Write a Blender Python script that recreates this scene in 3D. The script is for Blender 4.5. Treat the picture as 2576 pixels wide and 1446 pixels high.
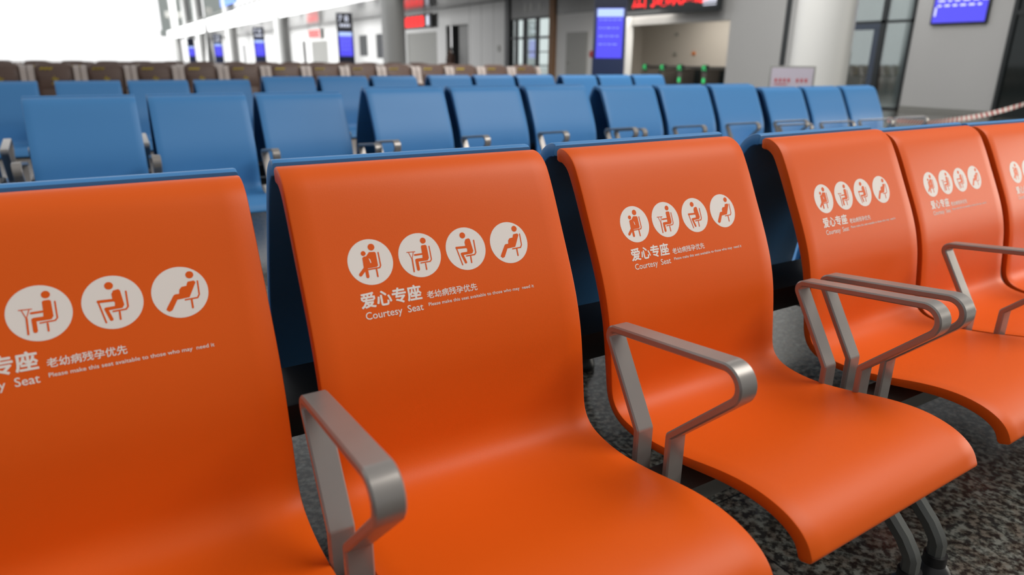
import bpy, bmesh, math, random
from mathutils import Vector, Matrix
random.seed(7)
S = bpy.context.scene
for o in list(bpy.data.objects):
    bpy.data.objects.remove(o)
COL = S.collection

# ------------------------------------------------------------------ camera
W, H, F = 2576, 1446, 1700.0
YAW, PITCH, ROLL = 0.5423, -0.3251, 0.0082
cam_d = bpy.data.cameras.new('camera')
cam = bpy.data.objects.new('camera', cam_d)
COL.objects.link(cam)
S.camera = cam
fw = Vector((math.sin(YAW) * math.cos(PITCH), math.cos(YAW) * math.cos(PITCH), math.sin(PITCH)))
rt = Vector((math.cos(YAW), -math.sin(YAW), 0))
up = rt.cross(fw)
R_ = math.cos(ROLL) * rt + math.sin(ROLL) * up
U_ = -math.sin(ROLL) * rt + math.cos(ROLL) * up
CAM = Vector((0, -1.2753, 1.1756))
M = Matrix((R_, U_, -fw)).transposed().to_4x4()
M.translation = CAM
cam.matrix_world = M
cam_d.sensor_width = 36
cam_d.lens = F / W * 36
cam_d.clip_start = 0.02
cam_d.clip_end = 600
cam_d.dof.use_dof = True
cam_d.dof.focus_distance = 1.45
cam_d.dof.aperture_fstop = 2.5

# ------------------------------------------------------------------ light
w = bpy.data.worlds.new('world')
S.world = w
w.use_nodes = True
nt = w.node_tree
bg = nt.nodes['Background']
tc = nt.nodes.new('ShaderNodeTexCoord')
sep = nt.nodes.new('ShaderNodeSeparateXYZ')


def ramp_(stops):
    n = nt.nodes.new('ShaderNodeValToRGB')
    el = n.color_ramp.elements
    el[0].position, el[0].color = stops[0][0], (*stops[0][1], 1)
    el[1].position, el[1].color = stops[-1][0], (*stops[-1][1], 1)
    for p_, c_ in stops[1:-1]:
        e_ = el.new(p_)
        e_.color = (*c_, 1)
    nt.links.new(sep.outputs['Z'], n.inputs[0])
    return n


# dim hall all round, bright glazed wall towards the far left end
nt.links.new(tc.outputs['Generated'], sep.inputs[0])
dim = ramp_([(0, (.30, .31, .32)), (.12, (.26, .265, .27)), (.6, (.34, .345, .35)), (1, (.44, .445, .45))])
glow = ramp_([(0, (1.3, 1.3, 1.3)), (.24, (1.3, 1.3, 1.3)), (.50, (.75, .76, .77)), (.75, (.44, .445, .45)), (1, (.44, .445, .45))])
dot = nt.nodes.new('ShaderNodeVectorMath')
dot.operation = 'DOT_PRODUCT'
dot.inputs[1].default_value = (-.20, .98, 0)
nt.links.new(tc.outputs['Generated'], dot.inputs[0])
mr = nt.nodes.new('ShaderNodeMapRange')
mr.inputs['From Min'].default_value = .50
mr.inputs['From Max'].default_value = .80
nt.links.new(dot.outputs['Value'], mr.inputs['Value'])
mx = nt.nodes.new('ShaderNodeMix')
mx.data_type = 'RGBA'
nt.links.new(mr.outputs[0], mx.inputs[0])
nt.links.new(dim.outputs[0], mx.inputs[6])
nt.links.new(glow.outputs[0], mx.inputs[7])
nt.links.new(mx.outputs[2], bg.inputs[0])
bg.inputs[1].default_value = 1.0


def area(name, loc, target, sx, sy, power, color=(1, 1, 1)):
    d = bpy.data.lights.new(name, 'AREA')
    d.shape = 'RECTANGLE'
    d.size, d.size_y, d.energy, d.color = sx, sy, power, color
    o = bpy.data.objects.new(name, d)
    COL.objects.link(o)
    o.location = loc
    o.rotation_euler = (Vector(target) - Vector(loc)).to_track_quat('-Z', 'Y').to_euler()
    return o


area('window_light_right', (19.5, -4.2, 3.0), (2.5, 0, 0.8), 6.5, 3.2, 560, (1, .95, .84))
wl = area('window_light_left', (-28, 80, 4.5), (18, 80, 1.5), 76, 7, 9500)
wl.data.spread = math.radians(55)
area('gallery_fill', (15, 108, 12), (15, 140, 9), 16, 6, 5500)  # added fill with no visible fixture, lifts the backlit far gallery
area('hall_fill_right', (8, 8, 9), (18, 9.5, 1.5), 6, 10, 1300, (1, 0.97, 0.93))  # added fill that brightens the nearest column and the grey east wall
area('gate_hall_fill', (21, 19.5, 3.2), (21.3, 19.5, 0), 3, 8, 430, (1, 0.94, 0.86))  # unseen fill added inside the recess to brighten its beige back wall
area('lobby_lamp', (20.4, 27, 3.4), (20.4, 27, 0), 2, 2.5, 60)
area('door_room_lamp', (19.2, 9.8, 3.8), (19.3, 9.8, 0), 1.6, 4, 60)
area('hall_ceiling_light', (5.4, -2.4, 6.8), (2.2, 0.8, 0.2), 4.5, 4.5, 450, (1, 0.96, 0.9))

vs = S.view_settings
S.display_settings.display_device = 'sRGB'
vs.view_transform = 'Standard'
vs.look = 'None'
vs.gamma = 1
vs.use_curve_mapping = False
vs.exposure = 0.0


# ------------------------------------------------------------------ materials
def mat(name, col, rough=0.5, metal=0.0, spec=0.5, emit=None, strength=1.0, bump=None, coat=0.0, alpha=None, vary=None):
    m = bpy.data.materials.new(name)
    m.use_nodes = True
    t = m.node_tree
    b = t.nodes['Principled BSDF']
    b.inputs['Base Color'].default_value = (*col, 1)
    b.inputs['Roughness'].default_value = rough
    b.inputs['Metallic'].default_value = metal
    b.inputs['Specular IOR Level'].default_value = spec
    b.inputs['Coat Weight'].default_value = coat
    if emit:
        b.inputs['Emission Color'].default_value = (*emit, 1)
        b.inputs['Emission Strength'].default_value = strength
    if alpha is not None:
        b.inputs['Transmission Weight'].default_value = alpha
        b.inputs['IOR'].default_value = 1.1
    tcn = None
    if bump or vary:
        tcn = t.nodes.new('ShaderNodeTexCoord')
    if vary:
        n = t.nodes.new('ShaderNodeTexNoise')
        n.inputs['Scale'].default_value = vary[0]
        n.inputs['Detail'].default_value = 3
        t.links.new(tcn.outputs['Object'], n.inputs['Vector'])
        mx = t.nodes.new('ShaderNodeMix')
        mx.data_type = 'RGBA'
        mx.inputs[6].default_value = (*[c * (1 - vary[1]) for c in col], 1)
        mx.inputs[7].default_value = (*[min(1, c * (1 + vary[1])) for c in col], 1)
        t.links.new(n.outputs['Fac'], mx.inputs[0])
        t.links.new(mx.outputs[2], b.inputs['Base Color'])
    if bump:
        v = t.nodes.new('ShaderNodeTexVoronoi')
        v.inputs['Scale'].default_value = bump[0]
        t.links.new(tcn.outputs['Object'], v.inputs['Vector'])
        bp = t.nodes.new('ShaderNodeBump')
        bp.inputs['Strength'].default_value = bump[1]
        bp.inputs['Distance'].default_value = bump[2]
        t.links.new(v.outputs['Distance'], bp.inputs['Height'])
        t.links.new(bp.outputs[0], b.inputs['Normal'])
    return m


ORANGE = mat('orange_plastic', (0.78, 0.108, 0.004), 0.42, spec=0.25, bump=(900, 0.15, 0.0006))
BLUE = mat('blue_plastic', (0.060, 0.235, 0.52), 0.43, spec=0.38, bump=(900, 0.15, 0.0006))
PRINT = mat('white_print', (0.84, 0.79, 0.74), 0.55)
METAL = mat('satin_cast_aluminium', (0.33, 0.305, 0.285), 0.30, metal=0.45, spec=0.5, vary=(14, 0.08))
LEGMET = mat('painted_leg_metal', (0.13, 0.135, 0.125), 0.35, metal=0.4)
BLACK = mat('black_beam_steel', (0.012, 0.012, 0.012), 0.45)
RUBBER = mat('black_rubber', (0.015, 0.015, 0.016), 0.4)
LEATHER = mat('brown_leather', (0.145, 0.09, 0.07), 0.42, vary=(6, 0.15))
LEATHER2 = mat('dark_brown_leather', (0.10, 0.06, 0.05), 0.5)
BEIGE = mat('beige_plastic', (0.56, 0.48, 0.44), 0.45)
YELLOW = mat('yellow_mark', (0.62, 0.46, 0.03), 0.5)
WALLW = mat('white_wall_panel', (0.80, 0.80, 0.79), 0.5)
WALLG = mat('grey_wall_panel', (0.46, 0.46, 0.455), 0.4, vary=(0.4, 0.06))
WALLB = mat('beige_wall', (0.46, 0.43, 0.385), 0.6)
SOFFIT = mat('metal_soffit', (0.33, 0.33, 0.325), 0.16, metal=0.7)
HEADER = mat('grey_header_panel', (0.22, 0.22, 0.215), 0.3, metal=0.3)
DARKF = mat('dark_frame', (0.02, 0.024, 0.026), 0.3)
BLUEF = mat('blue_grey_frame', (0.045, 0.06, 0.09), 0.35)
DARKG = mat('dark_glass', (0.012, 0.017, 0.017), 0.06, spec=0.6)
WOOD = mat('brown_wood', (0.30, 0.15, 0.06), 0.5, vary=(5, 0.2))
SHUT = mat('shutter_metal', (0.36, 0.36, 0.34), 0.45, metal=0.2)
COLW = mat('white_column', (0.60, 0.605, 0.59), 0.45)
NAVY = mat('navy_cabinet', (0.022, 0.034, 0.085), 0.3)
NAVYK = mat('dark_navy_cabinet', (0.008, 0.012, 0.03), 0.3)
SCREEN = mat('blue_screen', (0.02, 0.02, 0.1), 0.2, emit=(0.10, 0.085, 1.0), strength=0.95)
SCREENL = mat('light_blue_screen_strip', (0.1, 0.1, 0.2), 0.2, emit=(0.45, 0.62, 1.0), strength=1.1)
WHITEL = mat('white_lit_letters', (0.5, 0.5, 0.5), 0.3, emit=(0.75, 0.8, 1.0), strength=0.8)
REDL = mat('red_led', (0.2, 0, 0), 0.3, emit=(1.0, 0.02, 0.02), strength=1.7)
GREENL = mat('green_led', (0, 0.2, 0.05), 0.3, emit=(0.02, 0.6, 0.16), strength=1.1)
FASCIA = mat('backlit_fascia', (0.8, 0.8, 0.8), 0.4, emit=(1, 1, 1), strength=1.25)
GATEM = mat('dark_gate_metal', (0.085, 0.075, 0.065), 0.4)
GRAYM = mat('grey_metal', (0.30, 0.30, 0.28), 0.35, metal=0.5)
POSTER = mat('pale_lilac_poster', (0.50, 0.46, 0.54), 0.4)
REDP = mat('red_paint', (0.45, 0.03, 0.03), 0.45)
ORNP = mat('orange_paint', (0.6, 0.18, 0.04), 0.45)
GALL = mat('grey_green_gallery', (0.40, 0.44, 0.42), 0.6)
SKIN = mat('skin', (0.30, 0.17, 0.12), 0.5)
SHIRT = mat('brown_shirt', (0.10, 0.055, 0.04), 0.8)
HAIR = mat('black_hair', (0.01, 0.01, 0.01), 0.5)


def glass_mat():
    m = bpy.data.materials.new('clear_glass')
    m.use_nodes = True
    t = m.node_tree
    for n in list(t.nodes):
        t.nodes.remove(n)
    out = t.nodes.new('ShaderNodeOutputMaterial')
    mx = t.nodes.new('ShaderNodeMixShader')
    tr = t.nodes.new('ShaderNodeBsdfTransparent')
    gl = t.nodes.new('ShaderNodeBsdfGlossy')
    tr.inputs[0].default_value = (0.72, 0.78, 0.77, 1)
    gl.inputs['Roughness'].default_value = 0.03
    gl.inputs[0].default_value = (0.85, 0.9, 0.9, 1)
    mx.inputs[0].default_value = 0.28
    t.links.new(tr.outputs[0], mx.inputs[1])
    t.links.new(gl.outputs[0], mx.inputs[2])
    t.links.new(mx.outputs[0], out.inputs[0])
    return m


GLASS = glass_mat()


def floor_mat():
    m = bpy.data.materials.new('granite_floor')
    m.use_nodes = True
    t = m.node_tree
    L = t.links.new
    b = t.nodes['Principled BSDF']
    tcn = t.nodes.new('ShaderNodeTexCoord')
    n1 = t.nodes.new('ShaderNodeTexNoise')
    n1.inputs['Scale'].default_value = 52
    n1.inputs['Detail'].default_value = 3
    n1.inputs['Roughness'].default_value = 0.55
    n2 = t.nodes.new('ShaderNodeTexNoise')
    n2.inputs['Scale'].default_value = 24
    n2.inputs['Detail'].default_value = 2
    r1 = t.nodes.new('ShaderNodeValToRGB')
    e = r1.color_ramp.elements
    e[0].position, e[0].color = 0.42, (0.035, 0.033, 0.031, 1)
    e[1].position, e[1].color = 0.60, (0.23, 0.235, 0.21, 1)
    x = r1.color_ramp.elements.new(0.51)
    x.color = (0.115, 0.12, 0.105, 1)
    r2 = t.nodes.new('ShaderNodeValToRGB')
    e = r2.color_ramp.elements
    e[0].position, e[0].color = 0.42, (0.75, 0.63, 0.58, 1)
    e[1].position, e[1].color = 0.6, (1, 1, 1, 1)
    mul = t.nodes.new('ShaderNodeMix')
    mul.data_type = 'RGBA'
    mul.blend_type = 'MULTIPLY'
    mul.inputs[0].default_value = 1
    for n in (n1, n2):
        L(tcn.outputs['Object'], n.inputs['Vector'])
    L(n1.outputs['Fac'], r1.inputs[0])
    L(n2.outputs['Fac'], r2.inputs[0])
    L(r1.outputs[0], mul.inputs[6])
    L(r2.outputs[0], mul.inputs[7])
    br = t.nodes.new('ShaderNodeTexBrick')
    br.offset = 0
    br.inputs['Scale'].default_value = 1
    br.inputs['Brick Width'].default_value = 0.8
    br.inputs['Row Height'].default_value = 0.8
    br.inputs['Mortar Size'].default_value = 0.003
    br.inputs['Mortar Smooth'].default_value = 0.2
    br.inputs['Color1'].default_value = (1, 1, 1, 1)
    br.inputs['Color2'].default_value = (0.93, 0.93, 0.93, 1)
    br.inputs['Mortar'].default_value = (0.25, 0.25, 0.25, 1)
    mp = t.nodes.new('ShaderNodeMapping')
    mp.inputs['Location'].default_value = (0.33, 0.2, 0)
    L(tcn.outputs['Object'], mp.inputs[0])
    L(mp.outputs[0], br.inputs['Vector'])
    m2 = t.nodes.new('ShaderNodeMix')
    m2.data_type = 'RGBA'
    m2.blend_type = 'MULTIPLY'
    m2.inputs[0].default_value = 1
    L(mul.outputs[2], m2.inputs[6])
    L(br.outputs['Color'], m2.inputs[7])
    L(m2.outputs[2], b.inputs['Base Color'])
    b.inputs['Roughness'].default_value = 0.17
    b.inputs['Specular IOR Level'].default_value = 0.5
    return m


FLOORM = floor_mat()


# ------------------------------------------------------------------ helpers
class MB:
    """collects shapes of one mesh"""

    def __init__(s):
        s.v, s.f, s.m, s.sm = [], [], [], []

    def add(s, vs_, fs, mi=0, smooth=False):
        k = len(s.v)
        s.v += [tuple(a) for a in vs_]
        for f in fs:
            s.f.append(tuple(k + i for i in f))
            s.m.append(mi)
            s.sm.append(smooth)

    def box(s, x0, x1, y0, y1, z0, z1, mi=0, bev=0.0):
        bm = bmesh.new()
        bmesh.ops.create_cube(bm, size=1)
        for v in bm.verts:
            v.co = Vector((x0 + (v.co.x + .5) * (x1 - x0), y0 + (v.co.y + .5) * (y1 - y0), z0 + (v.co.z + .5) * (z1 - z0)))
        if bev:
            bmesh.ops.bevel(bm, geom=bm.edges[:], offset=bev, segments=2, affect='EDGES', profile=0.6)
        s.addbm(bm, mi, bool(bev))

    def addbm(s, bm, mi=0, smooth=False):
        bm.verts.ensure_lookup_table()
        bm.verts.index_update()
        s.add([v.co.copy() for v in bm.verts], [[v.index for v in f.verts] for f in bm.faces], mi, smooth)
        bm.free()

    def tube(s, pts, r, n=14, mi=0, cap=True):
        """round bar through pts (r number or list)"""
        pts = [Vector(p) for p in pts]
        rs = r if isinstance(r, (list, tuple)) else [r] * len(pts)
        vs_, fs = [], []
        ref = None
        for i, p in enumerate(pts):
            d = (pts[min(i + 1, len(pts) - 1)] - pts[max(i - 1, 0)]).normalized()
            if ref is None:
                ref = Vector((0, 0, 1)) if abs(d.z) < .9 else Vector((1, 0, 0))
            a = d.cross(ref).normalized()
            b = a.cross(d).normalized()
            ref = b
            for k in range(n):
                t = 2 * math.pi * k / n
                vs_.append(p + rs[i] * (math.cos(t) * a + math.sin(t) * b))
        for i in range(len(pts) - 1):
            for k in range(n):
                fs.append((i * n + k, i * n + (k + 1) % n, (i + 1) * n + (k + 1) % n, (i + 1) * n + k))
        if cap:
            fs.append(tuple(range(n - 1, -1, -1)))
            fs.append(tuple(range((len(pts) - 1) * n, len(pts) * n)))
        s.add(vs_, fs, mi, True)

    def lathe(s, prof, c=(0, 0), n=32, mi=0):
        vs_, fs = [], []
        for r, z in prof:
            for k in range(n):
                t = 2 * math.pi * k / n
                vs_.append((c[0] + r * math.cos(t), c[1] + r * math.sin(t), z))
        for i in range(len(prof) - 1):
            for k in range(n):
                fs.append((i * n + k, i * n + (k + 1) % n, (i + 1) * n + (k + 1) % n, (i + 1) * n + k))
        fs.append(tuple(range(n - 1, -1, -1)))
        fs.append(tuple(range((len(prof) - 1) * n, len(prof) * n)))
        s.add(vs_, fs, mi, True)

    def mesh(s, name, mats):
        me = bpy.data.meshes.new(name)
        me.from_pydata(s.v, [], s.f)
        for m in (mats if isinstance(mats, (list, tuple)) else [mats]):
            me.materials.append(m)
        me.polygons.foreach_set('material_index', s.m)
        me.polygons.foreach_set('use_smooth', s.sm)
        me.update()
        bm = bmesh.new()
        bm.from_mesh(me)
        bmesh.ops.recalc_face_normals(bm, faces=bm.faces)
        for e in bm.edges:
            if len(e.link_faces) == 2 and e.calc_face_angle(0) > 0.7:
                e.smooth = False
        bm.to_mesh(me)
        bm.free()
        return me

    def build(s, name, mats, parent=None, loc=None):
        return put(name, s.mesh(name, mats), parent, loc)


def put(name, me, parent=None, loc=None, rz=0.0):
    o = bpy.data.objects.new(name, me)
    COL.objects.link(o)
    if parent:
        o.parent = parent
    if loc:
        o.location = loc
    o.rotation_euler.z = rz
    return o


def tag(o, label=None, cat=None, group=None, kind=None):
    if label:
        o['label'] = label
    if cat:
        o['category'] = cat
    if group:
        o['group'] = group
    if kind:
        o['kind'] = kind
    return o


def empty(name, loc, rz=0.0, **k):
    o = bpy.data.objects.new(name, None)
    COL.objects.link(o)
    o.location = loc
    o.rotation_euler.z = rz
    o.empty_display_size = 0.1
    return tag(o, **k)


def copy_tree(o, parent=None):
    c = o.copy()
    COL.objects.link(c)
    if parent:
        c.parent = parent
    for ch in [x for x in o.children]:
        copy_tree(ch, c)
    return c


def boxobj(name, dims, m, parent=None, bev=0.0, **k):
    b = MB()
    b.box(*dims, bev=bev)
    return tag(b.build(name, m, parent), **k)


# ------------------------------------------------------------------ big structure
X0 = 18.0
fl = MB()
fl.add([(-90, -25, 0), (60, -25, 0), (60, 260, 0), (-90, 260, 0)], [(0, 1, 2, 3)])
tag(fl.build('floor', FLOORM), kind='structure')


def struct(name, dims, m, **k):
    return boxobj(name, dims, m, kind='structure', **k)


# facade along x = 18, built bay by bay
struct('wall_east_grey_bay', (X0, X0 + .3, 6.89, 9.14, 0, 4), WALLG)
struct('wall_east_beside_column', (X0, X0 + .3, 11.08, 12.85, 0, 4), WALLG)
struct('trim_1', (X0 - .02, X0 + .25, 12.85, 13.03, 0, 4), DARKF)
struct('wall_east_gate_pier', (X0, X0 + .3, 13.03, 15.13, 0, 4), WALLG)
struct('wall_east_over_gates', (X0 + .2, X0 + .5, 15.13, 20.2, 2.45, 4), WALLG)
struct('wall_east_behind_gates', (23.0, 23.2, 14.0, 25.2, 0, 4), WALLB)
struct('wall_east_gate_return', (X0 + .3, 23.0, 14.9, 15.13, 0, 4), WALLB)
struct('ceiling_over_gates', (X0 + .3, 23.1, 14.9, 25.0, 3.3, 3.5), WALLW)
struct('wall_east_gate_side', (X0 + .3, 23.0, 25.0, 25.2, 0, 4), WALLB)
struct('wall_east_plain_bay', (X0, X0 + .3, 20.2, 25.0, 0, 3.05), WALLW)
struct('wall_east_white_bay', (X0, X0 + .3, 29.3, 33.40, 0, 3.9), WALLW)
struct('wall_east_over_doorway', (X0, X0 + .3, 33.40, 36.15, 2.98, 3.9), WALLW)
struct('wall_east_door_pier', (X0, X0 + .3, 36.15, 37.40, 0, 3.9), WALLW)
struct('wall_east_over_shutter', (X0, X0 + .3, 37.40, 42.0, 2.72, 3.9), WALLW)
struct('wall_east_mid', (X0, X0 + .3, 42.0, 59.5, 0, 3.9), WALLW)
struct('wall_east_over_far_shutter', (X0, X0 + .3, 59.5, 64.5, 2.6, 3.9), WALLW)
struct('wall_east_far', (X0, X0 + .3, 64.5, 66.5, 0, 3.9), WALLW)
struct('wall_east_end', (X0, X0 + .3, 67.6, 130, 0, 3.9), WALLW)
struct('wall_east_header', (X0 - .04, X0 + .28, 20.2, 29.3, 3.05, 3.9), HEADER)
struct('baseboard_east', (X0 - .015, X0, 6.89, 9.14, 0, .12), GRAYM)
b = MB()
for yy in (30.6, 31.9, 33.2):
    b.box(X0 - .004, X0 + .01, yy, yy + .03, 0, 3.88)
tag(b.build('trim_2', HEADER), kind='structure')
# soffit of the mezzanine above the gates, its edge and railing
struct('ceiling', (12.4, X0 + 6, 19, 130, 3.92, 4.1), SOFFIT)
struct('trim_3', (12.3, 12.4, 24, 130, 3.88, 5.2), FASCIA)
rail = empty('railing', (12.5, 78, 5.2), label='mezzanine railing of thin grey posts above the glowing white fascia', cat='railing')
boxobj('handrail', (-.03, .03, -30, 40, .32, .38), GRAYM, rail)
for i in range(34):
    boxobj('post', (-.02, .02, -30 + i * 2.0, -29.75 + i * 2.0, 0, .33), GRAYM, rail)
# gallery at the far end of the hall
g = MB()
Yg = 140
g.box(12.6, 16.6, Yg, Yg + 1, 5.6, 30)
g.box(12.2, 13.6, Yg - 1, Yg, 4.6, 5.6)
g.box(17.3, 19.6, Yg, Yg + 1, 6.6, 30)
g.box(20.0, 24.0, Yg, Yg + 1, 7.6, 30)
tag(g.build('wall_north', GALL), kind='structure')
k = 20
for x, z in ((13.3, 7.7), (15.3, 7.7), (20.1, 8.6)):
    k += 1
    struct('window_%d' % k, (x, x + 1.1, Yg - .15, Yg, z, z + 1.1), GRAYM)


# ------------------------------------------------------------------ seat shell
PROF = [(.013, .872), (-.008, .873), (-.031, .863), (-.050, .846), (-.066, .820), (-.085, .785), (-.116, .722), (-.148, .658),
        (-.172, .604), (-.187, .560), (-.199, .512), (-.208, .450), (-.214, .402), (-.219, .367), (-.231, .343), (-.256, .326),
        (-.302, .318), (-.360, .318), (-.438, .330), (-.506, .345), (-.565, .354), (-.617, .355), (-.662, .347), (-.693, .333),
        (-.712, .316), (-.722, .298), (-.727, .284)]
PROF = [(y, z + .10) for y, z in PROF]


def catmull(P, n):
    out = []
    Q = [P[0]] + P + [P[-1]]
    for i in range(1, len(Q) - 2):
        for j in range(n):
            t = j / n
            a, b_, c, d = Q[i - 1], Q[i], Q[i + 1], Q[i + 2]
            out.append(tuple(.5 * (2 * b_[k] + (-a[k] + c[k]) * t + (2 * a[k] - 5 * b_[k] + 4 * c[k] - d[k]) * t * t +
                                   (-a[k] + 3 * b_[k] - 3 * c[k] + d[k]) * t ** 3) for k in (0, 1)))
    out.append(P[-1])
    return out


FINE = catmull(PROF, 4)
for _ in range(3):   # soften kinks between the measured stations
    FINE = [FINE[0]] + [tuple((FINE[i - 1][k] + 2 * FINE[i][k] + FINE[i + 1][k]) / 4 for k in (0, 1)) for i in range(1, len(FINE) - 1)] + [FINE[-1]]
ARC = [0.0]
for i in range(1, len(FINE)):
    ARC.append(ARC[-1] + math.dist(FINE[i], FINE[i - 1]))
LEN = ARC[-1]
NRM = []
for i in range(len(FINE)):
    a, c = FINE[max(0, i - 1)], FINE[min(len(FINE) - 1, i + 1)]
    dy, dz = c[0] - a[0], c[1] - a[1]
    l = math.hypot(dy, dz)
    NRM.append((dz / l, -dy / l))      # points to the sitter's side
SW = .270                                # half width


def lerp_tab(tab, s):
    for (a, va), (c, vc) in zip(tab, tab[1:]):
        if s <= c:
            return va + (vc - va) * (s - a) / (c - a)
    return tab[-1][1]


THICK = [(0, .031), (.08, .029), (.35, .027), (.52, .022), (.60, .019), (.80, .020), (1.0, .026), (1.3, .031)]


def dish(s, x):
    k = math.sin(math.pi * min(1, max(0, (s - .10) / (LEN - .22)))) if .10 < s < LEN - .12 else 0
    return .007 * k * (1 - (x / SW) ** 2)


def surf(x, s, off=0.0):
    """point on the sitter's side of the shell, x across, s along from the top lip"""
    s = min(max(s, 0), LEN)
    i = 0
    while i < len(ARC) - 2 and ARC[i + 1] < s:
        i += 1
    t = (s - ARC[i]) / (ARC[i + 1] - ARC[i])
    y = FINE[i][0] + t * (FINE[i + 1][0] - FINE[i][0])
    z = FINE[i][1] + t * (FINE[i + 1][1] - FINE[i][1])
    ny = NRM[i][0] + t * (NRM[i + 1][0] - NRM[i][0])
    nz = NRM[i][1] + t * (NRM[i + 1][1] - NRM[i][1])
    o = off - dish(s, x)
    return (x, y + ny * o, z + nz * o)


def shell_mesh():
    b = MB()
    er = .004
    xs = [-SW, -SW + er * .3, -SW + er]
    n = 14
    xs += [-SW + er + (2 * SW - 2 * er) * k / n for k in range(1, n)]
    xs += [SW - er, SW - er * .3, SW]
    ins = [er, er * .3, 0] + [0] * (n - 1) + [0, er * .3, er]
    ring = []
    for i, s in enumerate(ARC):
        th = lerp_tab(THICK, s)
        row = []
        cut = .004 if i in (0, len(ARC) - 1) else (.001 if i in (1, len(ARC) - 2) else 0)
        for x, q in zip(xs, ins):
            o = -q - cut - dish(s, x)
            row.append((x, FINE[i][0] + NRM[i][0] * o, FINE[i][1] + NRM[i][1] * o))
        for x, q in zip(reversed(xs), reversed(ins)):
            o = -th + q * .6 + cut - dish(s, x)
            row.append((x, FINE[i][0] + NRM[i][0] * o, FINE[i][1] + NRM[i][1] * o))
        ring.append(row)
    m = len(ring[0])
    vs_ = [p for r in ring for p in r]
    fs = []
    for i in range(len(ring) - 1):
        for j in range(m):
            fs.append((i * m + j, i * m + (j + 1) % m, (i + 1) * m + (j + 1) % m, (i + 1) * m + j))
    h = m // 2
    for base in (0, (len(ring) - 1) * m):   # end faces as strips between front and back
        for j in range(h - 1):
            fs.append((base + j, base + j + 1, base + m - 2 - j, base + m - 1 - j))
    b.add(vs_, fs, 0, True)
    return b


SEAT_O = shell_mesh().mesh('seat_orange', ORANGE)
SEAT_B = shell_mesh().mesh('seat_blue', BLUE)

# ---- printed notice: discs with figures and two lines of lettering
S0 = 0
for i in range(len(ARC)):
    if FINE[i][1] > .728:
        S0 = ARC[i] + .0045
XL = -.267                               # print coordinates count from the shell's left side
pr = MB()


def flat2d(polys, mi, off):
    """2-D polygons (x, q) tessellated finely and laid on the shell; q counts up from the small line's baseline"""
    for poly in polys:
        bm = bmesh.new()
        vs_ = [bm.verts.new((x, q, 0)) for x, q in poly]
        f = bm.faces.new(vs_)
        bmesh.ops.triangulate(bm, faces=[f])
        for _ in range(4):
            ed = [e for e in bm.edges if e.calc_length() > .012]
            if not ed:
                break
            bmesh.ops.subdivide_edges(bm, edges=ed, cuts=1)
            bmesh.ops.triangulate(bm, faces=bm.faces[:])
        for v in bm.verts:
            v.co = Vector(surf(XL + v.co.x, S0 - v.co.y, off))
        pr.addbm(bm, mi, False)


def ring2d(cx, cy, r, n=40):
    return [(cx + r * math.cos(2 * math.pi * k / n), cy + r * math.sin(2 * math.pi * k / n)) for k in range(n)]


def stroke(pts, wd, capn=5):
    """polyline with round ends as one outline per segment plus joints"""
    out = []
    for (x0, y0), (x1, y1) in zip(pts, pts[1:]):
        dx, dy = x1 - x0, y1 - y0
        l = math.hypot(dx, dy)
        nx, ny = -dy / l * wd / 2, dx / l * wd / 2
        out.append([(x0 + nx, y0 + ny), (x0 - nx, y0 - ny), (x1 - nx, y1 - ny), (x1 + nx, y1 + ny)])
    for x, y in pts:
        out.append(ring2d(x, y, wd / 2, 10))
    return out


CR = .0415
CQ = .0960
CX = [.1216 + .0948 * k for k in range(4)]
# pictograms are described on a grid seen slanted; un() brings them back to the unit disc


def mk(cx, cy, a, sa, b_, sb):
    # dx = a*X - sb*Y ; dy = -sa*X - b_*Y
    det = a * (-b_) - (-sb) * (-sa)

    def un(px, py):
        dx, dy = px - cx, py - cy
        return ((dx * (-b_) + sb * dy) / det, (a * dy + sa * dx) / det)
    return un


UN = [mk(460, 525, 247, 38, 258, 50), mk(400, 582, 317, 47, 283, 57), mk(1131, 475, 296, 44, 273, 55), mk(1811, 376, 276, 41, 265, 53)]
PI = math.pi
PIC = [[], [], [], []]
SCL = [252, 320, 298, 278]


def P_(k, pts):
    return [UN[k](*p) for p in pts]


def s_(k, pts, wd, sq=False):
    for q in stroke(P_(k, pts), wd / SCL[k]):
        PIC[k].append((q, 1))


def d_(k, c, r):
    x, y = UN[k](*c)
    PIC[k].append((ring2d(x, y, r / SCL[k], 24), 1))


def g_(k, pts, m=1):
    PIC[k].append((P_(k, pts), m))


# adult with a child on the lap
d_(0, (464, 355), 38)
d_(0, (378, 430), 27)
g_(0, [(440, 412), (505, 408), (517, 420), (543, 565), (530, 580), (430, 600), (385, 600), (368, 480), (385, 465), (410, 460)])
s_(0, [(412, 600), (430, 692)], 36)
s_(0, [(408, 590), (352, 672)], 38)
g_(0, [(437, 482), (455, 497), (468, 535), (458, 535), (445, 500)], 0)
s_(0, [(543, 415), (571, 562), (562, 588), (437, 612)], 15)
s_(0, [(525, 605), (541, 688)], 18)
# sitter with a crutch
d_(1, (450, 391), 44)
g_(1, [(418, 468), (430, 452), (485, 444), (505, 455), (537, 615), (520, 638), (440, 648), (436, 575)])
s_(1, [(440, 565), (322, 583)], 26)
s_(1, [(505, 628), (350, 650), (372, 765)], 46)
s_(1, [(543, 462), (574, 632), (556, 658), (412, 684)], 17)
s_(1, [(483, 690), (496, 765)], 20)
s_(1, [(203, 553), (325, 540)], 11)
s_(1, [(232, 558), (281, 640), (300, 550)], 10)
s_(1, [(283, 640), (307, 798)], 20)
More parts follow.
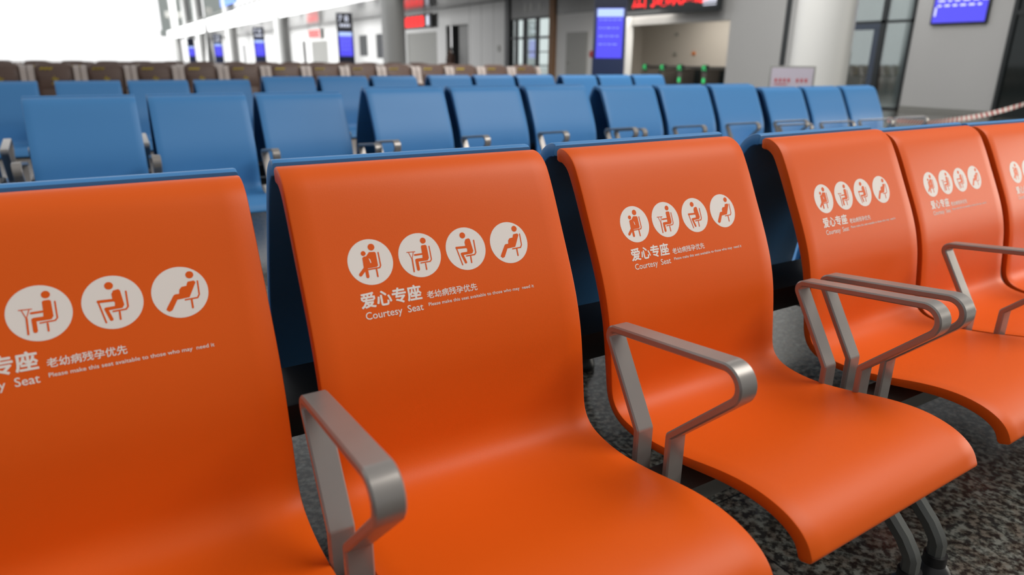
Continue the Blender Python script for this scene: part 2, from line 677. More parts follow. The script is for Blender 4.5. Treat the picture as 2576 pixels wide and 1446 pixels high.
# elderly sitter with a cane
d_(2, (1083, 304), 43)
g_(2, [(1112, 390), (1128, 352), (1175, 338), (1195, 350), (1243, 500), (1232, 524), (1150, 540), (1150, 480), (1125, 450)])
s_(2, [(1145, 452), (990, 470)], 32)
s_(2, [(1215, 520), (1068, 545), (1125, 652)], 36)
s_(2, [(985, 463), (1075, 685)], 17)
s_(2, [(1253, 362), (1280, 520), (1262, 548), (1137, 570)], 18)
s_(2, [(1200, 575), (1212, 652)], 19)
# expectant sitter leaning back
d_(3, (1896, 192), 40)
g_(3, [(1872, 290), (1880, 265), (1940, 252), (1960, 270), (1905, 430), (1785, 455), (1740, 565), (1710, 580), (1680, 560), (1690, 530),
       (1745, 410), (1760, 398), (1800, 392), (1800, 350), (1820, 320), (1870, 308)])
s_(3, [(1978, 258), (2000, 400), (1985, 435), (1863, 457)], 16)
s_(3, [(1925, 455), (1940, 540)], 20)
for k in range(4):
    flat2d([ring2d(CX[k], CQ, CR, 48)], 0, .00022)
    for n_, (poly, m) in enumerate(PIC[k]):
        flat2d([[(CX[k] + x * CR, CQ + y * CR) for x, y in poly]], 1 if m else 0, .00042 + .000008 * n_)


def text_mesh(body, size, bold=0.0, spacing=1.0):
    c = bpy.data.curves.new('lettering', 'FONT')
    c.body = body
    c.size = size
    c.offset = bold
    c.space_character = spacing
    c.resolution_u = 3
    o = bpy.data.objects.new('lettering', c)
    COL.objects.link(o)
    dg = bpy.context.evaluated_depsgraph_get()
    me = bpy.data.meshes.new_from_object(o.evaluated_get(dg))
    bpy.data.objects.remove(o)
    return me


def letters(body, x0, x1, q0, h, bold=0.0, spacing=1.0, lift=0.0):
    """lettering fitted to x0..x1 with glyph height h above baseline q0; bold = extra stroke width"""
    if bold:
        for a_ in range(8):
            dx, dq = bold * math.cos(a_ * PI / 4), bold * math.sin(a_ * PI / 4)
            letters(body, x0 + dx, x1 + dx, q0 + dq, h, lift=.000015 * (a_ + 1))
    me = text_mesh(body, 1.0, 0, spacing)
    if not me.vertices:
        return
    a = min(v.co.x for v in me.vertices)
    c = max(v.co.x for v in me.vertices)
    bm = bmesh.new()
    bm.from_mesh(me)
    for v in bm.verts:
        x = x0 + (v.co.x - a) / (c - a) * (x1 - x0)
        v.co = Vector(surf(XL + x, S0 - (q0 + v.co.y * h), .0003 + lift))
    pr.addbm(bm, 0, False)


letters('爱心专座', .0905, .2040, .0175, .0295, .0008)
letters('老幼病残孕优先', .2145, .3180, .0150, .0150, .0002)
letters('Courtesy  Seat', .0940, .2030, -.0050, .0185, .00014)
letters('Please make this seat avaitable to those who may  need it', .2144, .4407, 0, .0088, .0001)
PRINTM = pr.mesh('courtesy_notice', [PRINT, ORANGE])

# ------------------------------------------------------------------ other bench parts


def fillet(P, R):
    """round the corners of a 2-D polyline"""
    out = [P[0]]
    for k in range(1, len(P) - 1):
        a, c, e = Vector(P[k - 1]), Vector(P[k]), Vector(P[k + 1])
        u, v = (a - c).normalized(), (e - c).normalized()
        ang = u.angle(v)
        d = R[k - 1] / math.tan(ang / 2)
        cen = c + (u + v).normalized() * (R[k - 1] / math.sin(ang / 2))
        p0, p1 = c + u * d, c + v * d
        n = max(2, int(8 * (PI - ang)))
        a0 = math.atan2(p0.y - cen.y, p0.x - cen.x)
        a1 = math.atan2(p1.y - cen.y, p1.x - cen.x)
        da = (a1 - a0 + PI) % (2 * PI) - PI
        out += [(cen.x + R[k - 1] * math.cos(a0 + da * i / n), cen.y + R[k - 1] * math.sin(a0 + da * i / n)) for i in range(n + 1)]
    return out + [P[-1]]


ARMP = fillet([(-.392, .36), (-.392, .479), (-.2785, .6625), (-.681, .7105), (-.4785, .5115), (-.4785, .36)], [.008, .017, .033, .008])


def arm_mesh():
    b = MB()
    P = [Vector((0, y, z)) for y, z in ARMP]
    th, hw, e = .0075, .0210, .003
    n = len(P)
    prof = [(-hw, -th + e), (-hw + e, -th), (hw - e, -th), (hw, -th + e), (hw, th - e), (hw - e, th), (-hw + e, th), (-hw, th - e)]
    vs_, fs = [], []
    for i in range(n):
        if i in (0, n - 1):
            d = (P[1] - P[0]) if i == 0 else (P[-1] - P[-2])
            d.normalize()
            nn = Vector((0, -d.z, d.y))
            k = 1
        else:
            d1, d2 = (P[i] - P[i - 1]).normalized(), (P[i + 1] - P[i]).normalized()
            n1, n2 = Vector((0, -d1.z, d1.y)), Vector((0, -d2.z, d2.y))
            nn = (n1 + n2).normalized()
            k = 1 / max(.5, nn.dot(n1))
        for x, t in prof:
            vs_.append(P[i] + Vector((x, 0, 0)) + nn * t * k)
    m = len(prof)
    for i in range(n - 1):
        for j in range(m):
            fs.append((i * m + j, i * m + (j + 1) % m, (i + 1) * m + (j + 1) % m, (i + 1) * m + j))
    fs.append(tuple(range(m)))
    fs.append(tuple(range((n - 1) * m, n * m)))
    b.add(vs_, fs, 0, True)
    return b.mesh('armrest', METAL)


ARM = arm_mesh()


def bracket_mesh():
    """tie under the seat from the centre beam to the front and back rails"""
    b = MB()
    hw = .02
    prof = [(-.52, .375), (-.52, .385), (-.28, .385), (-.05, .49), (.08, .49), (.31, .385), (.55, .385), (.55, .375),
            (.50, .355), (.30, .350), (.10, .44), (-.07, .44), (-.27, .350), (-.47, .355)]
    n = len(prof)
    vs_ = [(-hw, y, z) for y, z in prof] + [(hw, y, z) for y, z in prof]
    fs = [tuple(range(n)), tuple(range(2 * n - 1, n - 1, -1))]
    fs += [(i, (i + 1) % n, n + (i + 1) % n, n + i) for i in range(n)]
    b.add(vs_, fs)
    return b.mesh('seat_bracket', LEGMET)


BRK = bracket_mesh()


def leg_mesh():
    b = MB()
    pts = [(0, -.39, .352), (0, -.42, .352), (0, -.455, .335), (0, -.645, .155), (0, -.664, .128), (0, -.670, .116), (0, -.672, .065)]
    P = [Vector(p) for p in pts]
    hw, th, e = .0185, .017, .009
    prof = [(-hw, -th + e), (-hw + e, -th), (hw - e, -th), (hw, -th + e), (hw, th - e), (hw - e, th), (-hw + e, th), (-hw, th - e)]
    vs_, fs = [], []
    for i in range(len(P)):
        d = (P[min(i + 1, len(P) - 1)] - P[max(i - 1, 0)]).normalized()
        nn = Vector((0, -d.z, d.y))
        for x, t in prof:
            vs_.append(P[i] + Vector((x, 0, 0)) + nn * t)
    m = 8
    for i in range(len(P) - 1):
        for j in range(m):
            fs.append((i * m + j, i * m + (j + 1) % m, (i + 1) * m + (j + 1) % m, (i + 1) * m + j))
    fs.append(tuple(range(m)))
    fs.append(tuple(range((len(P) - 1) * m, len(P) * m)))
    b.add(vs_, fs, 0, True)
    return b.mesh('leg', LEGMET)


LEG = leg_mesh()
b = MB()
b.lathe([(.044, 0), (.046, .012), (.043, .030), (.034, .050), (.025, .060), (.025, .086)], (0, -.672), 24)
FOOT = b.mesh('rubber_foot', RUBBER)
b = MB()
b.box(-.30, .30 + 1.2, -.07, .11, .475, .545, bev=.006)
BEAM = b.mesh('beam', BLACK)
b = MB()
b.box(-.915, .915, -.485, -.385, .335, .375, bev=.006)
RAIL = b.mesh('support_rail', LEGMET)
RY = .032                                # back-to-back spacing of the two shells
PI = math.pi
PITCHX = .60


def bench(loc, rz, front, offs, label, group, dz=0.0, arm_off=None, ends=(-.296, 1.496)):
    """three seats facing the viewer and three facing away on one beam; local x = 0 is the centre of the first seat"""
    root = empty('waiting_bench', loc, rz, label=label, cat='bench', group=group)
    put('beam', BEAM, root, (0, 0, dz))
    for k in range(3):
        dx, dy, z, t = offs[k]
        s = put('seat', SEAT_O if front == 'orange' else SEAT_B, root, (PITCHX * k + dx, dy, z + dz), t)
        if front == 'orange':
            s['label'] = 'orange courtesy seat with white pictograms'
            put('courtesy_notice', PRINTM, s)
        r = put('seat', SEAT_B, root, (PITCHX * k + dx, dy + RY, z + dz + .009), PI + t)
        if front == 'orange':
            r['label'] = 'plain blue seat facing away'
    xs = [ends[0], PITCHX * .5, PITCHX * 1.5, ends[1]]
    for j, x in enumerate(xs):
        ax, ay, az = (arm_off or {}).get(j, (0, 0, 0))
        put('armrest', ARM, root, (x + ax, ay, az + dz))
        put('armrest', ARM, root, (x + ax, RY + ay, az + dz), PI)
    for x in (0, PITCHX, 2 * PITCHX):
        put('seat_bracket', BRK, root, (x, 0, dz))
    for q in (0, PI):
        put('support_rail', RAIL, root, (.6 if q == 0 else .6, RY * (q > 0), dz), q)
    for x in (ends[0] + .006, ends[1] - .006):
        for q in (0, PI):
            l = put('leg', LEG, root, (x, RY * (q > 0), 0), q)
            put('rubber_foot', FOOT, l)
    return root


C0 = .27
XA, XB = -.3365 + C0, 1.5735 + C0
G = 'courtesy benches of the front row'
bench((XA, 0, 0), 0, 'orange', [(.0000, .0017, .0041, .0040), (-.0060, -.0377, .0200, -.0150), (.0059, -.0288, .0175, .0203)],
      'nearest orange and blue bench, its seats filling the left and middle foreground', G,
      ends=(-.3, 1.497), arm_off={1: (-.0075, 0, .006), 2: (.0085, 0, 0)})
bench((XB, 0, 0), 0, 'orange', [(.0064, .0008, .0028, .0297), (.0030, .0279, -.0114, .0200), (-.0040, .0362, -.0170, 0)],
      'orange and blue bench cut off by the right edge, next after the nearest one', G,
      ends=(-.318, 1.5), arm_off={1: (.014, .034, -.008), 2: (.003, .02, -.008)})
Z3 = [(0, 0, 0, 0)] * 3


def row(D, us, labels, group):
    for (x, dy, t, dz), lb in zip(us, labels):
        c, s = math.cos(t), math.sin(t)
        bench((x + C0 * c, D + dy + C0 * s, 0), t, 'blue', Z3, lb, group, dz)


row(3.1686, [(-.3064 - .20 - 1.745, .143, 0, -.014), (-.3264, .1433, -.0111, -.014), (1.5152, -.058, -.010, .0200), (3.433, -.034, -.012, .0047), (5.3163, -.033, .0022, -.0314)],
    ['blue bench of the second row mostly outside the left edge, only armrests showing',
     'blue bench of the second row at the left, behind the leftmost orange seat',
     'blue bench of the second row directly behind the central orange seat top',
     'blue bench of the second row behind the gap between the two orange benches',
     'last blue bench of the second row, where the red and white tape is tied'],
    'blue benches of the second row')
row(6.5071, [(-.2787 - .13 - 1.745, .0776, .0121, -.0286), (-.2787, .0776, .0121, -.0286), (1.5795, .0074, -.0086, .0041), (3.4715, -.047, -.0275, .0125), (5.3953, -.038, -.0296, .0056)],
    ['blue bench of the third row cut off by the left edge',
     'blue bench of the third row at the left, below the yellow marked brown chairs',
     'blue bench of the third row below the totem with white numerals 7 8',
     'blue bench of the third row in front of the dark doorway and glass entrance',
     'last blue bench of the third row, in front of the nearest blue display totem'],
    'blue benches of the third row')


# ------------------------------------------------------------------ brown massage chairs
def massage_chair():
    r = empty('massage_chair', (0, 0, 0))
    b = MB()
    b.box(-.28, .28, -.62, .05, .06, .30, bev=.03)
    b.build('base', LEATHER2, r)
    b = MB()
    b.box(-.27, .27, -.60, -.02, .30, .47, bev=.05)
    b.build('seat', LEATHER, r)
    b = MB()
    vs_, n = [], 16
    # backrest: tapered, rounded top, leaning back
    rows = [(.40, .27, -.10), (.60, .285, -.05), (.80, .295, 0), (.93, .295, .03), (1.00, .285, .05), (1.035, .26, .065), (1.055, .20, .075), (1.06, .10, .078)]
    for z, hw, y in rows:
        th = .09 if z < 1.03 else .05
        for k in range(n):
            t = 2 * PI * k / n
            c, s = math.cos(t), math.sin(t)
            sx = math.copysign(abs(c) ** .45, c)
            sy = math.copysign(abs(s) ** .45, s)
            vs_.append((hw * sx, y + th * sy + .06, z))
    fs = [(i * n + k, i * n + (k + 1) % n, (i + 1) * n + (k + 1) % n, (i + 1) * n + k) for i in range(len(rows) - 1) for k in range(n)]
    fs += [tuple(range(n)), tuple(range((len(rows) - 1) * n, len(rows) * n))]
    b.add(vs_, fs, 0, True)
    bk = b.build('backrest', LEATHER, r)
    b = MB()
    b.box(-.235, .235, -.085, -.02, .62, .86, bev=.03)
    hr = b.build('head_pillow', LEATHER, r)
    m = MB()
    for x0, z0, x1, z1 in ((-.05, .80, .05, .79), (-.04, .80, .045, .70), (.045, .79, -.055, .70), (-.01, .83, .0, .80)):
        for q in stroke([(x0, z0), (x1, z1)], .014):
            m.add([(x, -.088, z) for x, z in q], [tuple(range(len(q)))])
    m.build('yellow_mark', YELLOW, hr)
    m = MB()
    for k in range(5):
        x = -.20 + k * .036
        for q in stroke([(x, .955 + .012 * (k % 2)), (x + .028, .972 - .012 * (k % 2))], .026):
            m.add([(a, -.008 + (c - .95) * .22, c) for a, c in q], [tuple(range(len(q)))])
    m.build('yellow_lettering', YELLOW, bk)
    for sx in (-1, 1):
        b = MB()
        pf = [(-.58, .08), (-.58, .56), (-.50, .62), (-.20, .64), (-.12, .72), (-.06, .93), (-.02, 1.0), (.06, 1.02), (.13, .98), (.14, .08)]
        hw = .045
        cx = sx * .345
        vs_ = [(cx - hw, y, z) for y, z in pf] + [(cx + hw, y, z) for y, z in pf]
        n2 = len(pf)
        b.add(vs_, [tuple(range(n2)), tuple(range(2 * n2 - 1, n2 - 1, -1))] + [(i, (i + 1) % n2, n2 + (i + 1) % n2, n2 + i) for i in range(n2)])
        sp = b.build('side_panel', BEIGE, r)
        b = MB()
        b.box(cx - .04, cx + .04, -.56, -.16, .615, .66, bev=.012)
        b.build('arm_pad', LEATHER, sp)
    b = MB()
    b.box(-.24, .24, -.80, -.62, .05, .40, bev=.04)
    b.build('leg_rest', LEATHER, r)
    return r


ORD = 'second third fourth fifth sixth seventh eighth ninth tenth eleventh twelfth'.split()
FRONTL = ['brown massage chair cut off by the left edge, start of the front brown row']
FRONTL += ['brown massage chair with yellow lettering, %s in the front brown row from the left' % q for q in ORD]
FRONTL += ['brown massage chair last but one of the front brown row, before the white wall',
           'brown massage chair ending the front brown row, beside the black post of the glass entrance']
mc = massage_chair()
first = True
T = -.05
for rw, (yy, nn, x00) in enumerate(((13.746, 14, -1.42), (17.2, 15, -2.6), (20.8, 17, -3.6))):
    for k in range(nn):
        x = x00 + .80 * k * math.cos(T) + .12
        y = yy + .80 * (k - 1) * math.sin(T)
        if first:
            c, first = mc, False
        else:
            c = copy_tree(mc)
        c.location = (x, y, 0)
        c.rotation_euler.z = T
        lb = FRONTL[k] if rw == 0 else ['brown massage chair of the middle row, only its top showing over the front row',
                                        'brown massage chair of the rearmost row, only its top showing below the columns'][rw - 1]
        tag(c, lb, 'massage chair',
            ['front row of massage chairs', 'middle row of massage chairs', 'rear row of massage chairs'][rw])

# ------------------------------------------------------------------ columns
cb = MB()
cb.lathe([(.56, 0), (.56, .12), (.54, .13), (.54, 13), (.54, 14)], (0, 0), 40)
cm = cb.mesh('column', COLW)
for y, lb in ((7.72, 'thick white column beside the glass door, nearest of the round columns'),
              (30.3, 'round white column in front of the wide grey shutter'),
              (51.9, 'round white column between two blue display totems, right of the small one'),
              (72.3, 'slim looking white column left of the small display totem'),
              (93.0, 'distant white column just left of the dark grey cone'),
              (104.0, 'distant white column second left of the dark grey cone'),
              (119.0, 'farthest white column, at the edge of the white window glow')):
    tag(put('column', cm, None, (12.5, y, 0)), lb, 'column', 'round white hall columns')
b = MB()
b.lathe([(.55, 0), (.52, .3), (.28, 2.2), (.12, 4.6), (.04, 5.0)], (0, 0), 20)
tag(b.build('cone_sculpture', HEADER, None, (11.4, 80, 0)), 'tall dark grey tapering cone between distant white columns', 'sculpture')


# ------------------------------------------------------------------ display totems (face the seats, towards -y)
def glyph_text(body, size, m, parent, loc, rot, name='lettering', bold=0.0, sx=1.0):
    me = text_mesh(body, size, bold)
    me.materials.clear()
    me.materials.append(m)
    o = put(name, me, parent, loc)
    o.rotation_euler = rot
    o.scale.x = sx
    return o


def totem(loc, s, rz, label, logo=True):
    r = empty('display_totem', loc, rz, label=label, cat='display')
    hw = .42 * s
    b = MB()
    b.box(-hw, hw, 0, .16, 0, 3.45 * s, bev=.01)
    b.build('cabinet', NAVY, r)
    b = MB()
    b.box(-hw + .01, hw - .01, -.012, 0, 2.52 * s, 3.43 * s)
    hd = b.build('header_panel', NAVYK, r)
    sc = MB()
    sc.box(-.34 * s, .34 * s, -.015, 0, 1.28 * s, 2.50 * s)
    sco = sc.build('screen', SCREEN, r)
    b = MB()
    b.box(-.335 * s, .335 * s, -.018, -.014, 2.30 * s, 2.49 * s)
    b.build('title_strip', SCREENL, sco)
    b = MB()
    rnd = random.Random(3)
    for k in range(4):
        z = 2.22 * s - k * .2 * s
        x = -.28 * s
        while x < .24 * s:
            l = rnd.uniform(.05, .12) * s
            b.box(x, x + l, -.018, -.014, z, z + .012 * s)
            x += l + .04 * s
    b.build('timetable_rows', SCREENL, sco)
    if logo:
        glyph_text('7 8', .42 * s, WHITEL, hd, (-.33 * s, -.014, 3.02 * s), (PI / 2, 0, 0), 'numerals', .006)
        b = MB()
        for k in range(4):
            b.box((-.26 + k * .14) * s, (-.16 + k * .14) * s, -.018, -.012, 2.75 * s, 2.9 * s)
        b.build('caption', WHITEL, hd)
    return r


totem((11.4, 13.0, 0), .96, -.68, 'tall navy display totem with bright blue screen, nearest, left of the red sign')
totem((12.1, 36.2, 0), 1.0, -.25, 'blue display totem with white numerals, left of the round column before the shutter')
totem((12.1, 58.0, 0), 1.0, -.25, 'small blue display totem with white numerals, left of a round column')
totem((12.1, 78.4, 0), 1.0, -.25, 'smaller distant blue display totem beside the grey cone')
totem((12.1, 100, 0), 1.0, -.25, 'tiny faint blue totem between distant columns', False)

# ------------------------------------------------------------------ facade things, right to left
# dark glass portal
r = empty('glass_portal', (X0, 4.9, 0), label='dark glass entrance portal with black frame at the right edge', cat='entrance')
b = MB()
b.box(-.1, .3, -3.5, 1.99, 0, 4)
b.build('glass_wall', DARKG, r)
for y in (1.9, -.1, -2.1):
    boxobj('frame_post', (-.16, -.1, y, y + .09, 0, 4), DARKF, r)
boxobj('door_rail', (-.15, -.1, -2.0, 1.9, 2.2, 2.3), DARKF, r)
# wall screen
r = empty('wall_screen', (X0, 8.07, 0), label='blue wall-mounted screen with white text on the grey wall', cat='screen')
b = MB()
b.box(-.09, 0, -.64, .64, 2.06, 2.86, bev=.008)
b.build('bezel', DARKF, r)
b = MB()
b.box(-.096, -.089, -.60, .60, 2.10, 2.83)
s = b.build('screen', SCREEN, r)
b = MB()
rnd = random.Random(5)
for k in range(3):
    y = .52
    while y > -.5:
        l = rnd.uniform(.08, .16)
        b.box(-.10, -.096, y - l, y, 2.68 - k * .11, 2.72 - k * .11)
        y -= l + .07
b.box(-.10, -.096, .53, .57, 2.25, 2.45)
b.build('text_rows', WHITEL, s)
# glass door and side light
dr = tag(empty('door_1', (X0, 9.15, 0)), kind='structure')
for nm, y0, y1, z0, z1 in (('frame_side', 0, .07, 0, 4), ('frame_mullion', .72, .86, 0, 4), ('frame_side', 1.86, 1.95, 0, 4),
                           ('frame_head', 0, 1.95, 2.15, 2.22), ('frame_head', .86, 1.95, 2.0, 2.15), ('frame_head', 0, 1.95, 3.4, 4), ('frame_sill', 0, .8, 0, .06)):
    boxobj(nm, (-.03, .12, y0, y1, z0, z1), BLUEF if z1 < 3.9 and y0 > .3 else DARKF, dr)
boxobj('door_leaf_stile', (-.02, .04, .86, 1.02, 0, 2.0), BLUEF, dr)
boxobj('door_leaf_stile', (-.02, .04, 1.70, 1.86, 0, 2.0), BLUEF, dr)
for y0, y1, z0, z1 in ((.07, .72, .06, 2.15), (1.02, 1.70, 0, 2.0), (.07, .72, 2.22, 3.4), (.86, 1.86, 2.22, 3.4)):
    boxobj('glass_pane', (.0, .012, y0, y1, z0, z1), GLASS, dr)
hn = MB()
hn.tube([(-.09, 1.66, .75), (-.09, 1.66, 1.45)], .018)
hn.box(-.09, -.02, 1.65, 1.67, .85, .88)
hn.box(-.09, -.02, 1.65, 1.67, 1.32, 1.35)
tag(hn.build('door_handle', METAL, dr), label='chrome pull handle')
struct('wall_room_behind_door', (X0 + 2.4, X0 + 2.6, 6.5, 12.9, 0, 4), WALLG)
struct('floor_room_kerb', (X0 + .3, X0 + 2.4, 6.5, 12.9, 0, .02), WALLG)
# notice board
r = empty('notice_board', (10.55, 6.82, 0), -.95, label='grey framed notice board with pale lilac poster before the thick white column', cat='board')
b = MB()
b.box(-.37, .37, -.02, .13, .35, 1.11, bev=.008)
b.build('frame', GRAYM, r)
b = MB()
b.box(-.34, .34, -.03, -.02, .38, 1.08)
po = b.build('poster', POSTER, r)
b = MB()
for k in range(8):
    if k == 4:
        continue
    b.box(-.27 + k * .07, -.235 + k * .07, -.034, -.03, .84, .90)
b.box(-.27, -.06, -.034, -.03, .795, .81)
b.build('red_marks', REDP, po)
for x in (-.3, .3):
    b = MB()
    b.box(x - .02, x + .02, -.1, .2, 0, .35)
    b.build('leg', GRAYM, r)
# LED sign over the gates
r = empty('led_sign', (X0 - .35, 17.65, 0), label='long black LED sign with red characters hanging over the ticket gates', cat='sign')
boxobj('housing', (-.08, .08, -2.35, 2.35, 2.72, 3.75), DARKF, r, bev=.01)
glyph_text('江门站欢迎您', .72, REDL, r, (-.09, 1.85, 3.05), (PI / 2, 0, -PI / 2), 'red_characters', .018, .88)
b = MB()
for k in range(4):
    b.box(-.095, -.08, -2.25 + k * .15, -2.14 + k * .15, 2.98, 3.08)
b.box(-.095, -.08, -2.25, -1.70, 2.90, 2.93)
b.build('white_caption', WHITEL, r)
for y in (-2, 2):
    boxobj('hanger', (-.02, .02, y - .02, y + .02, 3.75, 4.0), DARKF, r)


# ticket gates
def gate():
    r = empty('ticket_gate', (0, 0, 0))
    b = MB()
    b.box(-.75, .75, -.13, .13, 0, .87, bev=.03)
    b.build('cabinet', GATEM, r)
    b = MB()
    b.box(-.77, .77, -.14, .14, .87, .91, bev=.01)
    b.build('top', GATEM, r)
    b = MB()
    b.box(-.772, -.75, -.05, .05, .42, .58)
    b.build('status_light', GREENL, r)
    b = MB()
    for q in stroke([(-.08, .86), (.07, 1.00), (.07, .86)], .035) + stroke([(.07, 1.00), (-.06, 1.00)], .035):
        b.add([(-.78, a, c) for a, c in q], [tuple(range(len(q)))])
    hd = MB()
    hd.box(-.775, -.66, -.12, .12, .80, 1.05, bev=.01)
    h = hd.build('reader_head', DARKF, r)
    b.build('green_arrow', GREENL, h)
    for s in (-1, 1):
        b = MB()
        b.box(-.1, -.07, min(s * .13, s * .40), max(s * .13, s * .40), .25, .85)
        b.build('flap', DARKG, r)
    return r


g0 = gate()
for i, (y, lb) in enumerate(((20.45, 'ticket gate with green arrow nearest the navy totem'), (19.45, 'ticket gate with green arrow second from the navy totem'),
                             (18.5, 'ticket gate with green arrow third from the navy totem'), (17.25, 'ticket gate with green arrow beside the grey pier, past the black gap'))):
    c = g0 if i == 0 else copy_tree(g0)
    c.location = (20.0, y, 0)
    tag(c, lb, 'ticket gate', 'ticket gates')
boxobj('gate_barrier', (20.9, 21.0, 15.2, 22.1, 0, .98), DARKF, label='low dark barrier panel behind the ticket gates', cat='barrier')
for nm, lb, y, z, m in (('wall_box', 'small grey wall fitting, upper one on the beige wall', 22.7, 2.30, GRAYM), ('wall_box', 'small grey wall fitting, lower one on the beige wall', 22.7, 1.48, GRAYM),
                        ('wall_sign', 'small orange sign on the beige wall above the gates', 21.55, 1.50, ORNP)):
    boxobj(nm, (22.92, 23.0, y - .08, y + .08, z - .06, z + .06), m, label=lb, cat='fitting' if nm == 'wall_box' else 'sign')

# plain grey door, posts and glass entrance
dr = tag(empty('door_2', (X0, 23.4, 0)), kind='structure')
boxobj('door_leaf', (-.05, 0, -.74, .74, 0, 2.3), SHUT, dr)
boxobj('door_handle', (-.09, -.05, .58, .62, 1.0, 1.12), GRAYM, dr)
struct('trim_4', (X0 - .12, X0 + .28, 25.0, 25.42, 0, 3.9), WOOD)
struct('trim_5', (X0 - .12, X0 + .28, 28.9, 29.3, 0, 3.9), DARKF)
r = empty('glass_entrance', (X0, 25.42, 0), label='dark framed glass entrance between a wooden post and a black post', cat='entrance')
for y0, y1 in ((0, .1), (1.05, 1.2), (2.1, 2.3), (2.9, 3.0), (3.38, 3.48)):
    boxobj('frame_post', (-.05, .1, y0, y1, 0, 3.0), DARKF, r)
for z in (2.10, 2.95):
    boxobj('frame_rail', (-.05, .1, .0, 3.48, z, z + .1), DARKF, r)
for z in (1.5, .9):
    boxobj('glazing_bar', (-.02, .05, .1, 2.1, z, z + .05), DARKF, r)
for y0, y1 in ((.1, 1.05), (1.2, 2.1), (2.3, 2.9), (3.0, 3.38)):
    boxobj('glass_pane', (.02, .035, y0, y1, .02, 2.95), GLASS, r)
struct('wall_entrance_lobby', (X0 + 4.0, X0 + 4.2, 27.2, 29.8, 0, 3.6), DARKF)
struct('wall_entrance_lobby_low', (X0 + 4.0, X0 + 4.2, 25.2, 29.8, 0, 1.0), WOOD)
b = MB()
for k, y in enumerate((26.2, 26.9, 27.4)):
    b.box(X0 - .055, X0 - .04, y, y + .18, 3.3, 3.62)
tag(b.build('sign_plate', GRAYM), 'row of small dark symbols on the grey header over the glass entrance', 'sign')
# red topped post
r = empty('marker_post', (15.5, 19.0, 0), label='thin black post with a round red top beside the navy totem', cat='post')
b = MB()
b.lathe([(.16, 0), (.16, .03), (.035, .06), (.035, 1.25)], (0, 0), 16)
b.build('pole', DARKF, r)
b = MB()
b.lathe([(.02, 1.25), (.12, 1.28), (.15, 1.38), (.12, 1.48), (.02, 1.52)], (0, 0), 16)
b.build('red_top', REDP, r)
# white bay: switch, dark doorway with a person
boxobj('wall_switch', (X0 - .05, X0, 29.95, 30.15, 1.55, 1.85), GRAYM, label='small grey wall switch on the white panelled wall', cat='switch')
struct('door_3', (X0 + .3, X0 + .36, 33.45, 35.1, 0, 2.95), HEADER)
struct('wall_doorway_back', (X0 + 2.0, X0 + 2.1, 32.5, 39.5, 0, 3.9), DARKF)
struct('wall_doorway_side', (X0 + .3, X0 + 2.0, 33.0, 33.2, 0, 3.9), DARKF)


def person(loc, rz):
    me = bpy.data.meshes.new('person')
    V = [(0, 0, .95), (0, 0, 1.18), (0, 0, 1.42), (0, 0, 1.50), (0, -.01, 1.60), (0, -.01, 1.70),
         (.19, 0, 1.40), (.24, -.02, 1.14), (.22, -.12, .92), (-.19, 0, 1.40), (-.24, -.02, 1.14), (-.22, -.12, .92),
         (.10, 0, .90), (.11, -.01, .50), (.11, .02, .09), (.11, -.14, .04), (-.10, 0, .90), (-.11, .01, .50), (-.12, .03, .09), (-.12, -.13, .04),
         (.21, -.17, .86), (-.21, -.17, .86)]
    E_ = [(0, 1), (1, 2), (2, 3), (3, 4), (4, 5), (2, 6), (6, 7), (7, 8), (2, 9), (9, 10), (10, 11), (0, 12), (12, 13), (13, 14), (14, 15), (0, 16), (16, 17), (17, 18), (18, 19), (8, 20), (11, 21)]
    Rr = [.15, .14, .15, .06, .09, .085, .065, .05, .032, .065, .05, .032, .10, .065, .045, .04, .10, .065, .045, .04, .035, .035]
    me.from_pydata(V, E_, [])
    o = put('person', me, None, loc, rz)
    md = o.modifiers.new('skin', 'SKIN')
    for i, q in enumerate(Rr):
        me.skin_vertices[0].data[i].radius = (q, q * .8)
    me.skin_vertices[0].data[0].use_root = True
    sb = o.modifiers.new('sub', 'SUBSURF')
    sb.levels = sb.render_levels = 2
    me.materials.append(SHIRT)
    dg = bpy.context.evaluated_depsgraph_get()
    m2 = bpy.data.meshes.new_from_object(o.evaluated_get(dg))
    o.modifiers.clear()
    o.data = m2
    m2.materials.append(SKIN)
    for p in m2.polygons:
        p.use_smooth = True
        if p.center.z > 1.50 or (abs(p.center.x) > .17 and p.center.z < .93 and p.center.z > .7):
            p.material_index = 1
    hb = MB()
    hb.lathe([(.02, 1.60), (.095, 1.66), (.10, 1.72), (.07, 1.78), (.01, 1.80)], (0, .015), 16)
    hb.build('hair', HAIR, o)
    return o


tag(person((X0 - .3, 35.0, 0), -.9), 'person in dark brown clothes with short black hair standing at the dark doorway', 'person')
# shutters and red LED signs


def shutter(name, y0, y1, z1, label):
    r = empty(name, (X0 + .1, (y0 + y1) / 2, 0), label=label, cat='shutter')
    h = (y1 - y0) / 2
    b = MB()
    n = 26
    for k in range(n):
        a, c = z1 * k / n, z1 * (k + 1) / n
        b.box(-.03, 0, -h + .05, h - .05, a + .006, c - .002)
    b.box(0, .02, -h, h, 0, z1)
    b.build('curtain', SHUT, r)
    for s in (-h, h - .06):
        boxobj('guide_rail', (-.06, .02, s, s + .06, 0, z1), WALLW, r)
    return r


shutter('roller_shutter', 37.4, 42.0, 2.72, 'closed grey roller shutter right of the round column, under the glowing red sign')
shutter('roller_shutter', 59.5, 64.5, 2.6, 'smaller distant grey roller shutter left of the numbered totem')


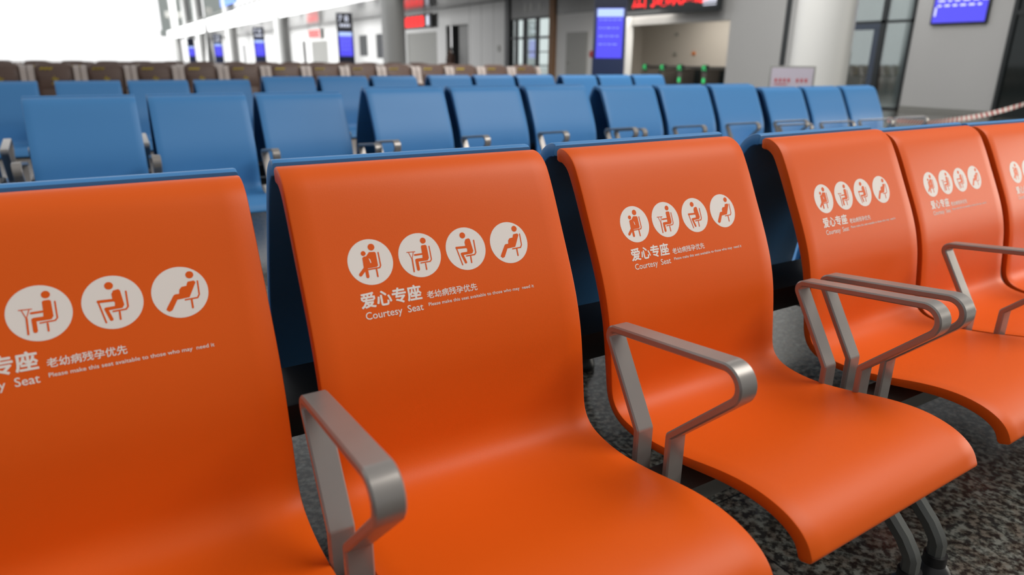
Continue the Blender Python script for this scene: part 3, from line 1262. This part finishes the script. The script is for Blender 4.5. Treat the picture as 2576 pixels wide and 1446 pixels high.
def redsign(y0, y1, z0, z1, label, cap=True):
    yc = (y0 + y1) / 2
    h = (y1 - y0) / 2
    r = empty('led_sign', (X0 - .4, yc, 0), label=label, cat='sign')
    boxobj('housing', (0, .12, -h - (1.0 if cap else .1), h + .1, z0 - .08, z1 + .08), DARKF if cap else WALLW, r)
    b = MB()
    n = 6
    wq = 2 * h / n
    for k in range(n):
        ya = -h + k * wq + wq * .07
        yb = ya + wq * .86
        zz = z1 - z0
        for f in (.02, .36, .70):
            b.box(-.01, 0, ya, yb, z0 + zz * f, z0 + zz * (f + .24))
        b.box(-.01, 0, ya + wq * .33, ya + wq * .5, z0, z1)
        b.box(-.01, 0, ya, ya + wq * .16, z0, z0 + zz * .7)
    b.build('red_characters', REDL, r)
    if cap:
        boxobj('white_pictogram', (-.01, 0, -h - .72, -h - .38, z0 + .03, z1 - .02), WHITEL, r)
    for y in (-h, h):
        boxobj('hanger', (.04, .08, y - .02, y + .02, z1 + .08, 3.92), GRAYM, r)


redsign(38.3, 42.4, 3.02, 3.62, 'glowing red LED sign above the wide grey shutter, right of the round column')
redsign(60.3, 63.8, 2.87, 3.5, 'small red LED sign above the distant shutter', False)
k = 3
for y0, y1, z0, z1 in ((46.3, 47.5, 1.2, 2.8), (49.5, 51.1, 1.35, 2.8)):
    k += 1
    struct('window_%d' % k, (X0 - .04, X0 + .01, y0, y1, z0, z1), DARKF)
struct('wall_slit', (X0 + .3, X0 + .5, 66.3, 67.8, 0, 3.9), DARKF)
struct('wall_east_over_slit', (X0, X0 + .3, 66.5, 67.6, 2.65, 3.9), WALLW)
for y in (76, 84, 96):
    k += 1
    struct('window_%d' % k, (X0 - .04, X0 + .01, y, y + 1.1, 0, 2.7), DARKF)
boxobj('hanging_banner', (12.1, 12.2, 66, 74, 5.75, 7.2), mat('sky_blue_banner', (.12, .25, .75), .5, emit=(.15, .3, 1), strength=.4),
       label='sky blue backlit banner above the mezzanine railing', cat='banner')

# ------------------------------------------------------------------ barrier tape
pts = catmull([(7.22, .60), (7.6, .57), (8.0, .545), (8.5, .552), (9.25, .59), (10.15, .69), (11.2, .86)], 14)
b = MB()
hw = .026
for i in range(len(pts) - 1):
    (xa, za), (xb, zb) = pts[i], pts[i + 1]
    tw0, tw1 = math.sin(xa * 2.2) * .5, math.sin(xb * 2.2) * .5
    q = []
    for x, z, tw, sgn in ((xa, za, tw0, -1), (xb, zb, tw1, -1), (xb, zb, tw1, 1), (xa, za, tw0, 1)):
        q.append((x, 3.0 + sgn * hw * math.sin(tw), z + sgn * hw * math.cos(tw)))
    q2 = [(x, y + .0015, z) for x, y, z in q]
    b.add(q + q2, [(0, 1, 2, 3), (7, 6, 5, 4), (0, 1, 5, 4), (2, 3, 7, 6)], i % 2)
tag(b.build('barrier_tape', [REDP, PRINT]), 'red and white striped barrier tape sagging from the last second-row bench', 'tape')
